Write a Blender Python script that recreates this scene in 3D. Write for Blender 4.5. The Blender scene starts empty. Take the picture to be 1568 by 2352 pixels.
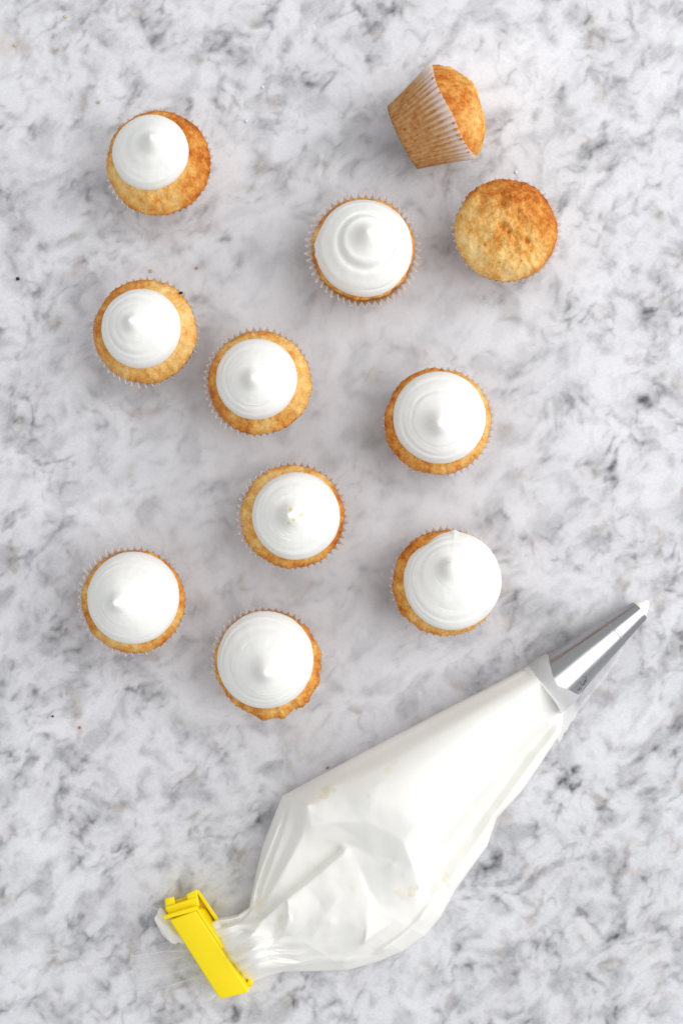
import bpy, math, random
import numpy as np
from mathutils import Vector, Matrix
from mathutils.geometry import delaunay_2d_cdt

sc = bpy.context.scene
C = sc.collection
CM = 0.01

# ------------------------------------------------------------------ camera, light, exposure
CAM_H = 0.92                       # metres above the table top
SPX = 0.435 / 1568                 # metres on the table per photo pixel (1568 x 2352)
cam_d = bpy.data.cameras.new('camera'); cam = bpy.data.objects.new('camera', cam_d); C.objects.link(cam)
cam.location = (0, 0, CAM_H)
cam_d.sensor_fit = 'VERTICAL'; cam_d.sensor_height = 36
cam_d.lens = 36 * CAM_H / (2352 * SPX)
cam_d.clip_start = 0.01; cam_d.clip_end = 50
cam_d.dof.use_dof = True; cam_d.dof.focus_distance = CAM_H - 0.045; cam_d.dof.aperture_fstop = 9.0
sc.camera = cam

world = bpy.data.worlds.new('World'); sc.world = world; world.use_nodes = True
bg = world.node_tree.nodes['Background']
bg.inputs[0].default_value = (0.97, 0.98, 1.0, 1); bg.inputs[1].default_value = 0.66

lamp_d = bpy.data.lights.new('window_light', 'AREA'); lamp_d.shape = 'RECTANGLE'
lamp_d.size = 2.0; lamp_d.size_y = 2.3; lamp_d.energy = 38; lamp_d.color = (1.0, 0.992, 0.985)
lamp = bpy.data.objects.new('window_light', lamp_d); C.objects.link(lamp)
lamp.location = (1.45, 0.30, 1.20)
lamp.rotation_euler = (Vector((0, -0.02, 0)) - Vector(lamp.location)).to_track_quat('-Z', 'Y').to_euler()

sc.view_settings.view_transform = 'Standard'; sc.view_settings.look = 'None'
sc.view_settings.exposure = 0.0; sc.view_settings.gamma = 1.0
sc.render.engine = 'CYCLES'
sc.cycles.use_denoising = True
sc.cycles.max_bounces = 10; sc.cycles.transparent_max_bounces = 16
sc.cycles.caustics_reflective = False; sc.cycles.caustics_refractive = False

# ------------------------------------------------------------------ helpers
def P(px, py, z=0.0):
    """photo pixel (1568 wide) seen at height z -> metres"""
    f = SPX * (CAM_H - z) / CAM_H
    return Vector(((px - 784) * f, -(py - 1176) * f, z))

def crop(ox, oy, n=500):
    """coordinates of a 1568 px blow-up of an n px square of the photo -> photo pixels"""
    return lambda cx, cy: ((ox + cx * n / 1568) * 1568 / 2731, (oy + cy * n / 1568) * 1568 / 2731)

_perm = np.random.RandomState(7).permutation(512)
_perm = np.concatenate([_perm, _perm, _perm])
_ang = np.random.RandomState(3).rand(512) * 2 * np.pi
_g2 = np.stack([np.cos(_ang), np.sin(_ang)], -1)
_g3 = np.random.RandomState(5).normal(size=(512, 3)); _g3 /= np.linalg.norm(_g3, axis=1)[:, None]
def _fade(t): return t * t * t * (t * (t * 6 - 15) + 10)
def n2(x, y):
    xi = np.floor(x).astype(int); yi = np.floor(y).astype(int); xf = x - xi; yf = y - yi
    xi &= 511; yi &= 511
    def g(i, j, a, b):
        v = _g2[_perm[_perm[(xi + i) & 511] + ((yi + j) & 511)]]
        return v[..., 0] * a + v[..., 1] * b
    u, v = _fade(xf), _fade(yf)
    a = g(0, 0, xf, yf) * (1 - u) + g(1, 0, xf - 1, yf) * u
    b = g(0, 1, xf, yf - 1) * (1 - u) + g(1, 1, xf - 1, yf - 1) * u
    return (a * (1 - v) + b * v) * 1.5
def fbm2(x, y, o=4, gain=.5):
    s = 0; a = 1; t = 0
    for i in range(o):
        s = s + a * n2(x * 2 ** i + 17.3 * i, y * 2 ** i + 9.1 * i); t += a; a *= gain
    return s / t * 1.4
def n3(x, y, z):
    xi = np.floor(x).astype(int); yi = np.floor(y).astype(int); zi = np.floor(z).astype(int)
    xf = x - xi; yf = y - yi; zf = z - zi
    u, v, w = _fade(xf), _fade(yf), _fade(zf)
    r = 0
    for i in (0, 1):
        for j in (0, 1):
            for k in (0, 1):
                gv = _g3[_perm[_perm[_perm[(xi + i) & 511] + ((yi + j) & 511)] + ((zi + k) & 511)]]
                d = gv[..., 0] * (xf - i) + gv[..., 1] * (yf - j) + gv[..., 2] * (zf - k)
                r = r + d * (u if i else 1 - u) * (v if j else 1 - v) * (w if k else 1 - w)
    return r * 1.5
def sstep(a, b, x):
    t = np.clip((x - a) / (b - a), 0, 1); return t * t * (3 - 2 * t)

def mesh_obj(name, verts, faces, mat=None, parent=None, smooth=True, attrs=None):
    me = bpy.data.meshes.new(name)
    if isinstance(faces, np.ndarray):
        verts = np.ascontiguousarray(verts, np.float32); nf, k = faces.shape
        me.vertices.add(len(verts)); me.vertices.foreach_set('co', verts.ravel())
        me.loops.add(nf * k); me.loops.foreach_set('vertex_index', faces.ravel().astype(np.int32))
        me.polygons.add(nf); me.polygons.foreach_set('loop_start', np.arange(0, nf * k, k, dtype=np.int32))
        me.update(calc_edges=True); me.validate()
    else:
        me.from_pydata([tuple(v) for v in verts], [], faces); me.update()
    if smooth: me.polygons.foreach_set('use_smooth', np.ones(len(me.polygons), bool))
    for k, v in (attrs or {}).items():
        a = me.attributes.new(k, 'FLOAT', 'POINT'); a.data.foreach_set('value', np.ascontiguousarray(v, np.float32).ravel())
    if mat: me.materials.append(mat)
    o = bpy.data.objects.new(name, me); C.objects.link(o)
    if parent: o.parent = parent
    return o

def grid_faces(n, m, wrap_m=False):
    i, j = np.meshgrid(np.arange(n - 1), np.arange(m if wrap_m else m - 1), indexing='ij')
    j2 = (j + 1) % m
    return np.stack([i * m + j, (i + 1) * m + j, (i + 1) * m + j2, i * m + j2], -1).reshape(-1, 4)

def thing(name, label, cat, loc=(0, 0, 0), group=None):
    o = bpy.data.objects.new(name, None); C.objects.link(o); o.location = loc
    o.empty_display_size = 0.02
    return tag(o, label, cat, group)
def tag(o, label, cat, group=None):
    o['label'] = label; o['category'] = cat
    if group: o['group'] = group
    return o

def bevel(o, w, seg=3):
    b = o.modifiers.new('bevel', 'BEVEL'); b.width = w; b.segments = seg; b.limit_method = 'ANGLE'; b.angle_limit = math.radians(25)
    b.harden_normals = False
    return o

# ------------------------------------------------------------------ materials
class NT:
    def __init__(s, name):
        s.m = bpy.data.materials.new(name); s.m.use_nodes = True
        s.t = s.m.node_tree; s.t.nodes.clear()
        s.out = s.n('ShaderNodeOutputMaterial')
    def n(s, kind, **kw):
        nd = s.t.nodes.new(kind)
        for k, v in kw.items():
            if k.startswith('i_'): nd.inputs[k[2:].replace('_', ' ')].default_value = v
            else: setattr(nd, k, v)
        return nd
    def l(s, a, b): s.t.links.new(a, b)
    def attr(s, name): return s.n('ShaderNodeAttribute', attribute_name=name).outputs['Fac']
    def math(s, op, a, b=None, c=None, clamp=False):
        nd = s.n('ShaderNodeMath', operation=op, use_clamp=clamp)
        for i, v in enumerate((a, b, c)):
            if v is None: continue
            if isinstance(v, (int, float)): nd.inputs[i].default_value = v
            else: s.l(v, nd.inputs[i])
        return nd.outputs[0]
    def ramp(s, fac, stops):
        r = s.n('ShaderNodeValToRGB'); e = r.color_ramp.elements
        while len(e) < len(stops): e.new(0.5)
        for el, (p, c) in zip(e, stops): el.position = p; el.color = (*c, 1)
        s.l(fac, r.inputs[0]); return r.outputs[0]
    def mix(s, fac, a, b, mode='MIX'):
        nd = s.n('ShaderNodeMix', data_type='RGBA', blend_type=mode)
        for i, v in ((0, fac), (6, a), (7, b)):
            if isinstance(v, (int, float)): nd.inputs[i].default_value = v
            elif isinstance(v, tuple): nd.inputs[i].default_value = (*v, 1)
            else: s.l(v, nd.inputs[i])
        return nd.outputs[2]
    def noise(s, scale, detail=4, rough=.55, vec=None, dist=0.0):
        nd = s.n('ShaderNodeTexNoise'); nd.inputs['Scale'].default_value = scale
        nd.inputs['Detail'].default_value = detail; nd.inputs['Roughness'].default_value = rough
        nd.inputs['Distortion'].default_value = dist
        if vec is not None: s.l(vec, nd.inputs['Vector'])
        return nd.outputs['Fac']
    def coord(s): return s.n('ShaderNodeTexCoord').outputs['Object']
    def scaled(s, vec, sx, sy, sz, rot=(0, 0, 0)):
        mp = s.n('ShaderNodeMapping'); mp.inputs['Scale'].default_value = (sx, sy, sz); mp.inputs['Rotation'].default_value = rot
        s.l(vec, mp.inputs[0]); return mp.outputs[0]
    def bump(s, h, strength, dist):
        b = s.n('ShaderNodeBump'); b.inputs['Strength'].default_value = strength; b.inputs['Distance'].default_value = dist
        s.l(h, b.inputs['Height']); return b.outputs[0]
    def bsdf(s, color, rough=.5, **kw):
        b = s.n('ShaderNodeBsdfPrincipled')
        if isinstance(color, tuple): b.inputs['Base Color'].default_value = (*color, 1)
        else: s.l(color, b.inputs['Base Color'])
        if isinstance(rough, (int, float)): b.inputs['Roughness'].default_value = rough
        else: s.l(rough, b.inputs['Roughness'])
        for k, v in kw.items():
            sock = b.inputs[k.replace('_', ' ')]
            if hasattr(v, 'is_linked'): s.l(v, sock)
            else: sock.default_value = v
        return b
    def done(s, shader): s.l(shader, s.out.inputs[0]); return s.m

def srgb(r, g, b):
    f = lambda c: (c / 255 / 12.92) if c <= 10 else ((c / 255 + .055) / 1.055) ** 2.4
    return (f(r), f(g), f(b))

def mat_marble():
    t = NT('marble'); co = t.coord()
    g = t.attr('grey'); w = t.attr('warm'); dt = t.attr('detail')
    fine = t.noise(420, 5, .62, t.scaled(co, 1, 1.2, 1, (0, 0, .7)), .15)
    f2 = t.noise(1500, 3, .6, co)
    d = t.math('MULTIPLY', t.math('SUBTRACT', fine, .5), dt)
    d = t.math('MULTIPLY_ADD', t.math('SUBTRACT', f2, .5), .10, t.math('MULTIPLY', d, .26))
    v = t.math('ADD', g, d, clamp=True)
    c = t.ramp(v, [(0, srgb(58, 58, 60)), (.25, srgb(112, 112, 115)), (.5, srgb(164, 164, 168)), (.75, srgb(206, 206, 210)), (1, srgb(236, 236, 240))])
    c = t.mix(w, c, srgb(176, 150, 118))
    r = t.math('MULTIPLY_ADD', fine, .18, .22)
    b = t.bsdf(c, r, Specular_IOR_Level=.32)
    t.l(t.bump(f2, .04, .0004), b.inputs['Normal'])
    return t.done(b.outputs[0])

def mat_cake():
    t = NT('cake_crumb'); co = t.coord()
    br = t.attr('brown'); sp = t.attr('speck')
    oi = t.n('ShaderNodeObjectInfo').outputs['Random']
    va = t.n('ShaderNodeVectorMath', operation='ADD'); t.l(co, va.inputs[0])
    cv = t.n('ShaderNodeCombineXYZ'); t.l(t.math('MULTIPLY', oi, 9.0), cv.inputs[0]); t.l(oi, cv.inputs[1]); t.l(cv.outputs[0], va.inputs[1])
    v = va.outputs[0]
    fib = t.noise(900, 4, .7, t.scaled(v, 1, .45, 1, (0, 0, .5)), .8)
    mot = t.noise(210, 4, .6, v, .5)
    grain = t.noise(2400, 3, .6, v)
    f = t.math('MULTIPLY_ADD', t.math('SUBTRACT', fib, .5), .75, br)
    f = t.math('MULTIPLY_ADD', t.math('SUBTRACT', mot, .5), .45, f)
    f = t.math('MULTIPLY_ADD', t.math('SUBTRACT', grain, .5), .30, f, clamp=True)
    c = t.ramp(f, [(0, srgb(238, 210, 152)), (.28, srgb(231, 187, 114)), (.5, srgb(218, 155, 76)), (.75, srgb(196, 114, 40)), (1, srgb(148, 70, 20))])
    c = t.mix(sp, c, srgb(110, 48, 20))
    vo = t.n('ShaderNodeTexVoronoi'); vo.inputs['Scale'].default_value = 420; t.l(v, vo.inputs['Vector'])
    pore = t.math('SUBTRACT', 1.0, t.math('MULTIPLY', vo.outputs['Distance'], 3.2), clamp=True)
    h = t.math('SUBTRACT', t.math('MULTIPLY_ADD', mot, .9, t.math('MULTIPLY', fib, .8)), t.math('MULTIPLY', pore, .35))
    b = t.bsdf(c, .66, Specular_IOR_Level=.16, Subsurface_Weight=.12, Subsurface_Radius=(.004, .002, .0008), Subsurface_Scale=1.0)
    t.l(t.bump(h, .55, .0011), b.inputs['Normal'])
    return t.done(b.outputs[0])

def mat_frosting():
    t = NT('frosting'); co = t.coord()
    sp = t.attr('speck')
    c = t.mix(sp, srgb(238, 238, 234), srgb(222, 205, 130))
    h = t.noise(260, 3, .5, co)
    b = t.bsdf(c, .34, Specular_IOR_Level=.38, Subsurface_Weight=.12, Subsurface_Radius=(.0025, .003, .0026), Subsurface_Scale=1.0)
    t.l(t.bump(h, .10, .0008), b.inputs['Normal'])
    return t.done(b.outputs[0])

def mat_paper():
    t = NT('baking_paper'); co = t.coord()
    so = t.attr('soak')
    mot = t.noise(300, 4, .6, co, .6)
    st = t.noise(700, 3, .6, t.scaled(co, 1, 1, .25))
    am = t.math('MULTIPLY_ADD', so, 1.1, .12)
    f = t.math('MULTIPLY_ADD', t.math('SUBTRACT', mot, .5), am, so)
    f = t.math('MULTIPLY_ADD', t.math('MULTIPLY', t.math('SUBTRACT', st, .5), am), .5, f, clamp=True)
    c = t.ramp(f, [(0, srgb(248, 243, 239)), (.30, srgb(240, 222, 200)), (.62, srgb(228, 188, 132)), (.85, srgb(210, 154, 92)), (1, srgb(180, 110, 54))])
    b = t.bsdf(c, .5, Specular_IOR_Level=.3)
    tr = t.n('ShaderNodeBsdfTranslucent'); t.l(c, tr.inputs[0])
    m = t.n('ShaderNodeMixShader'); m.inputs[0].default_value = .4; t.l(b.outputs[0], m.inputs[1]); t.l(tr.outputs[0], m.inputs[2])
    tp = t.n('ShaderNodeBsdfTransparent'); m2 = t.n('ShaderNodeMixShader')
    t.l(t.math('MULTIPLY', t.math('SUBTRACT', 1.0, so, clamp=True), .12), m2.inputs[0]); t.l(m.outputs[0], m2.inputs[1]); t.l(tp.outputs[0], m2.inputs[2])
    return t.done(m2.outputs[0])

def mat_cream():
    t = NT('cream'); sp = t.attr('speck')
    c = t.mix(sp, srgb(243, 242, 236), srgb(230, 220, 178))
    b = t.bsdf(c, .30, Specular_IOR_Level=.4, Subsurface_Weight=.08, Subsurface_Radius=(.003, .0028, .0022), Subsurface_Scale=1.0)
    return t.done(b.outputs[0])

def mat_film():
    t = NT('clear_film'); hz = t.attr('haze'); co = t.coord()
    lw = t.n('ShaderNodeLayerWeight'); lw.inputs[0].default_value = .35
    gl = t.n('ShaderNodeBsdfGlossy'); gl.inputs['Roughness'].default_value = .10; gl.inputs['Color'].default_value = (1, 1, 1, 1)
    nb = t.bump(t.noise(160, 3, .5, co), .12, .0006); t.l(nb, gl.inputs['Normal'])
    tp = t.n('ShaderNodeBsdfTransparent'); tp.inputs[0].default_value = (1, 1, 1, 1)
    m = t.n('ShaderNodeMixShader'); t.l(t.math('MULTIPLY_ADD', t.math('POWER', lw.outputs['Facing'], 2.0), .14, .02), m.inputs[0])
    t.l(tp.outputs[0], m.inputs[1]); t.l(gl.outputs[0], m.inputs[2])
    df = t.n('ShaderNodeBsdfDiffuse'); df.inputs[0].default_value = (*srgb(247, 247, 247), 1)
    tl = t.n('ShaderNodeBsdfTranslucent'); tl.inputs[0].default_value = (*srgb(247, 247, 247), 1)
    md = t.n('ShaderNodeMixShader'); md.inputs[0].default_value = .4; t.l(df.outputs[0], md.inputs[1]); t.l(tl.outputs[0], md.inputs[2])
    m2 = t.n('ShaderNodeMixShader'); t.l(hz, m2.inputs[0]); t.l(m.outputs[0], m2.inputs[1]); t.l(md.outputs[0], m2.inputs[2])
    return t.done(m2.outputs[0])

def mat_metal():
    t = NT('steel'); co = t.coord()
    n = t.noise(900, 3, .6, t.scaled(co, 1, .06, 1))
    b = t.bsdf(srgb(168, 168, 170), t.math('MULTIPLY_ADD', n, .04, .22), Metallic=1.0)
    return t.done(b.outputs[0])
def mat_plain(name, col, rough=.4, **kw):
    t = NT(name); return t.done(t.bsdf(col, rough, **kw).outputs[0])
def mat_yellow():
    t = NT('yellow_plastic'); co = t.coord()
    n = t.noise(2600, 2, .5, co)
    b = t.bsdf(srgb(246, 220, 6), .38, Specular_IOR_Level=.4, Subsurface_Weight=.12, Subsurface_Radius=(.002, .0016, .0002), Subsurface_Scale=1.0)
    t.l(t.bump(n, .08, .0003), b.inputs['Normal'])
    return t.done(b.outputs[0])

MARBLE = mat_marble(); CAKE = mat_cake(); FROST = mat_frosting(); PAPER = mat_paper()
CREAM = mat_cream(); FILM = mat_film(); STEEL = mat_metal(); YELLOW = mat_yellow()
INK = mat_plain('etched_ink', srgb(48, 46, 46), .5)
BURNT = mat_plain('burnt_crumb', srgb(46, 30, 24), .7)
TOAST = mat_plain('toasted_crumb', srgb(188, 120, 56), .7)
SAND = mat_plain('pale_crumb', srgb(205, 180, 140), .7)

# ------------------------------------------------------------------ marble countertop
# dark marks of the stone: photo x, y, half length, half width, angle (deg, anticlockwise), strength
BLOTCH = [
 (655,130,45,12,80,.42),(665,165,26,20,0,.5),(705,180,30,14,150,.4),(730,85,26,9,-60,.42),(620,190,18,9,30,.3),
 (840,60,18,8,0,.2),(290,90,22,10,20,.3),(245,95,10,8,0,.25),(355,60,40,9,25,.22),(180,30,60,16,-20,.2),(30,55,25,14,60,.25),
 (330,20,60,14,-15,.22),(430,55,18,12,60,.2),(225,160,30,10,70,.2),(290,245,10,24,0,.25),(500,215,16,14,0,.25),(640,225,20,9,20,.35),
 (545,75,40,9,-10,.2),(585,345,14,34,20,.3),(590,390,24,16,0,.35),(615,290,14,24,30,.3),(580,435,20,10,0,.3),(505,460,20,16,0,.22),
 (405,570,26,14,0,.34),(395,510,14,26,0,.22),(525,540,14,14,0,.3),(475,600,16,26,0,.22),(465,690,30,16,0,.28),(190,590,26,14,30,.3),
 (135,550,14,12,0,.18),(215,470,18,34,0,.16),(180,380,22,30,30,.18),(60,440,50,16,20,.15),(90,660,26,22,0,.25),(20,480,20,10,0,.2),
 (1075,110,18,14,-60,.28),(1020,60,20,8,30,.2),(1300,30,24,40,60,.18),(1400,60,30,16,30,.2),(1440,110,40,10,60,.25),(1500,40,50,12,40,.22),
 (1290,200,10,10,0,.34),(1395,200,34,9,70,.38),(1375,230,20,10,20,.25),(1450,95,30,10,40,.25),(1330,280,40,12,30,.28),(1240,310,40,12,20,.25),
 (1505,280,60,10,55,.42),(1540,235,40,9,40,.35),(1395,330,30,10,10,.35),(1480,330,40,8,40,.28),(1420,385,50,6,10,.4),(1330,380,40,14,20,.28),
 (1270,440,30,22,60,.25),(1380,440,16,16,0,.18),(1450,500,50,14,60,.18),(1360,560,16,30,40,.18),(1530,660,24,26,30,.46),(1555,700,16,24,60,.48),
 (1500,640,14,10,0,.3),(1520,620,30,10,10,.3),(1390,755,30,10,-40,.35),(1470,745,40,9,10,.24),(1280,770,30,12,20,.22),(1370,780,30,12,0,.28),
 (880,640,30,50,40,.16),(700,560,24,30,0,.16),(480,760,30,40,0,.16),(475,850,26,26,0,.2),(520,720,20,20,0,.16),
 (870,870,40,60,0,.20),(900,800,14,12,0,.34),(845,855,20,14,0,.3),(850,900,30,16,-10,.25),(1090,900,30,22,0,.16),
 (1180,860,30,16,20,.3),(1210,900,26,22,60,.26),(1250,940,24,10,-60,.32),(1280,980,14,10,0,.3),(1310,930,10,14,0,.35),(1360,910,12,14,20,.35),
 (1405,800,34,16,30,.3),(1420,960,22,10,-30,.38),(1460,960,18,12,0,.34),(1500,860,30,22,40,.26),(1540,910,20,16,0,.25),(1340,870,34,10,20,.2),
 (1260,1000,30,16,20,.26),(1240,1030,10,10,0,.2),(1320,1060,12,10,0,.3),(1150,1010,30,16,20,.2),(960,1085,18,12,60,.3),(925,1000,40,40,0,.14),
 (885,1135,20,14,30,.32),(905,1110,30,12,-20,.28),(870,1100,26,8,-10,.24),(985,1060,26,10,0,.25),(1040,1150,16,14,0,.18),(1180,1130,50,30,20,.1),
 (1490,1250,50,9,35,.34),(1380,1240,40,20,30,.18),(1290,1310,30,10,20,.18),(1430,1290,30,24,30,.15),(1490,1345,30,14,40,.25),(1540,1330,26,12,40,.28),
 (1190,1410,8,26,0,.36),(1260,1410,14,10,0,.3),(1300,1420,12,10,0,.3),(1215,1440,20,12,0,.2),(1520,1400,12,26,-40,.34),(1470,1390,40,10,30,.25),(1300,1460,26,22,0,.2),
 (1125,1525,40,16,55,.42),(1105,1545,24,12,50,.36),(1090,1580,20,16,60,.34),(1150,1500,36,8,60,.26),(1045,1490,20,20,0,.2),(1060,1440,14,14,0,.2),
 (880,1400,34,60,0,.14),(800,1460,30,30,0,.15),(850,1300,30,40,0,.14),
 (180,980,34,16,30,.24),(80,860,26,20,40,.18),(120,900,20,16,30,.2),(40,900,14,14,0,.22),(20,1010,18,8,20,.38),(250,860,30,20,20,.22),
 (240,1000,30,16,50,.28),(250,1050,26,14,70,.26),(270,1100,20,22,60,.3),(440,1060,26,14,20,.24),(420,890,30,30,20,.2),(470,1130,60,12,0,.22),(510,1115,40,12,20,.32),(560,1150,30,14,-10,.3),
 (350,1170,24,24,60,.22),(415,1190,20,20,30,.18),(305,1160,18,18,30,.24),(130,1220,34,14,40,.26),(160,1260,20,20,40,.22),(30,1310,26,12,30,.25),(60,1260,20,20,40,.18),
 (190,1330,18,40,20,.28),(165,1360,20,24,40,.3),(60,1400,20,16,0,.28),(470,1270,40,20,40,.18),(540,1350,30,24,20,.2),(430,1470,16,12,0,.35),(480,1470,14,14,0,.32),(460,1400,30,30,0,.2),
 (280,1540,30,20,30,.2),(150,1620,26,20,0,.16),(330,1560,24,20,60,.2),(480,1330,20,30,0,.18),
 (345,1600,16,40,60,.28),(320,1630,40,14,40,.22),(110,1660,14,26,-60,.22),(170,1710,60,8,55,.3),(150,1790,10,46,10,.36),(140,1850,10,50,0,.36),(60,1720,20,20,30,.2),(15,1750,20,14,30,.32),
 (225,1760,14,8,0,.3),(195,1900,60,9,55,.26),(110,2010,60,10,55,.32),(20,2080,16,14,0,.26),(55,1900,14,30,40,.16),(330,1780,30,12,30,.25),(285,1840,16,16,30,.35),(390,1820,16,22,20,.35),
 (520,1760,16,16,0,.36),(610,1760,26,18,40,.3),(600,1810,12,10,0,.38),(660,1720,40,30,20,.22),(560,1860,24,12,30,.26),(440,1850,50,14,30,.22),(380,1900,22,14,30,.32),(450,1930,40,10,10,.26),
 (470,1960,30,16,0,.28),(580,1900,26,10,30,.35),(600,1890,20,8,30,.3),(560,1960,20,16,60,.24),(370,1990,30,14,20,.2),(290,1960,40,10,50,.22),(540,2000,50,40,20,.14),
 (270,2090,16,14,30,.3),(260,2130,40,14,40,.32),(330,2110,20,20,60,.2),(365,2170,30,14,20,.34),(300,2160,24,16,20,.32),(20,2170,20,10,30,.32),(40,2000,40,14,50,.2),(120,2170,24,24,30,.16),
 (240,2260,30,18,40,.25),(180,2290,40,14,50,.2),(640,2260,50,14,40,.22),(700,2290,30,14,20,.28),(740,2310,20,14,0,.3),(810,2250,30,30,30,.16),(560,2320,30,14,0,.2),
 (1290,1800,16,14,0,.42),(1160,1760,34,10,30,.2),(1290,1690,14,10,0,.25),(1400,1560,14,10,0,.3),(1400,1600,40,10,50,.22),(1330,1660,30,9,30,.28),(1470,1790,24,12,40,.25),(1540,1690,30,20,30,.22),(1545,1790,26,22,60,.28),
 (1120,1990,24,16,60,.3),(1140,1960,10,22,0,.35),(1170,1960,8,8,0,.36),(1225,1930,14,24,0,.28),(1280,1985,14,10,0,.3),(1250,2010,16,12,40,.32),(1320,1900,30,12,30,.22),(1400,1960,26,20,40,.28),(1440,1950,12,26,0,.28),
 (1470,1890,10,10,0,.3),(1490,2080,16,12,40,.42),(1460,2100,10,8,0,.34),(1350,2080,12,8,0,.3),(1370,2110,10,10,0,.25),(1210,2110,14,14,0,.32),(1165,2070,10,8,0,.25),(1530,2010,22,14,50,.24),(1410,2140,40,14,30,.22),
 (1300,2160,16,12,0,.38),(1270,2180,22,12,20,.34),(1130,2210,30,16,30,.22),(1180,2250,16,16,0,.25),(1230,2240,12,12,0,.25),(1080,2280,24,18,30,.3),(1060,2320,26,14,0,.28),(1180,2300,24,30,20,.22),(960,2230,30,14,0,.2),(900,2260,24,14,60,.18),
 (1350,2250,50,12,50,.18),(1500,2180,24,12,40,.2),(1520,2250,30,16,40,.26),(1330,2330,40,14,10,.24),(1450,2310,30,14,30,.26),(1100,2060,60,50,0,.07),
]
# pale clearings of the stone: photo x, y, radius x, radius y, amount
CLEAR = [(200,60,110,40,.1),(860,190,60,40,.06),(1150,140,190,120,.12),(480,190,70,30,.08),(530,230,60,30,.07),(90,330,70,60,.06),(150,530,60,40,.08),(40,730,60,90,.08),(300,570,60,40,.06),
 (270,960,60,50,.08),(160,1150,90,60,.12),(270,1040,30,60,.06),(60,1080,50,100,.05),(450,1000,60,60,.05),(880,1230,60,40,.07),(1040,950,10,10,0),(1380,1000,80,50,.06),(1290,900,40,20,.05),(920,750,60,40,.06),
 (1010,740,80,40,.05),(1160,740,60,60,.05),(980,1150,60,40,.08),(1300,560,80,60,.05),(1380,660,90,50,.05),(530,1600,130,60,.1),(390,1650,90,60,.09),(90,1700,70,60,.09),(110,1900,50,90,.08),(260,1850,60,60,.05),
 (350,1790,50,50,.06),(190,1800,40,60,.05),(60,2270,90,60,.06),(360,2070,50,40,.07),(660,2020,10,10,0),(1330,1760,100,60,.03),(1200,1820,70,50,.06),(1340,1840,90,60,.06),(1140,2080,70,60,.05),(1460,1640,80,60,.04),(870,2300,60,40,.04)]

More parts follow.
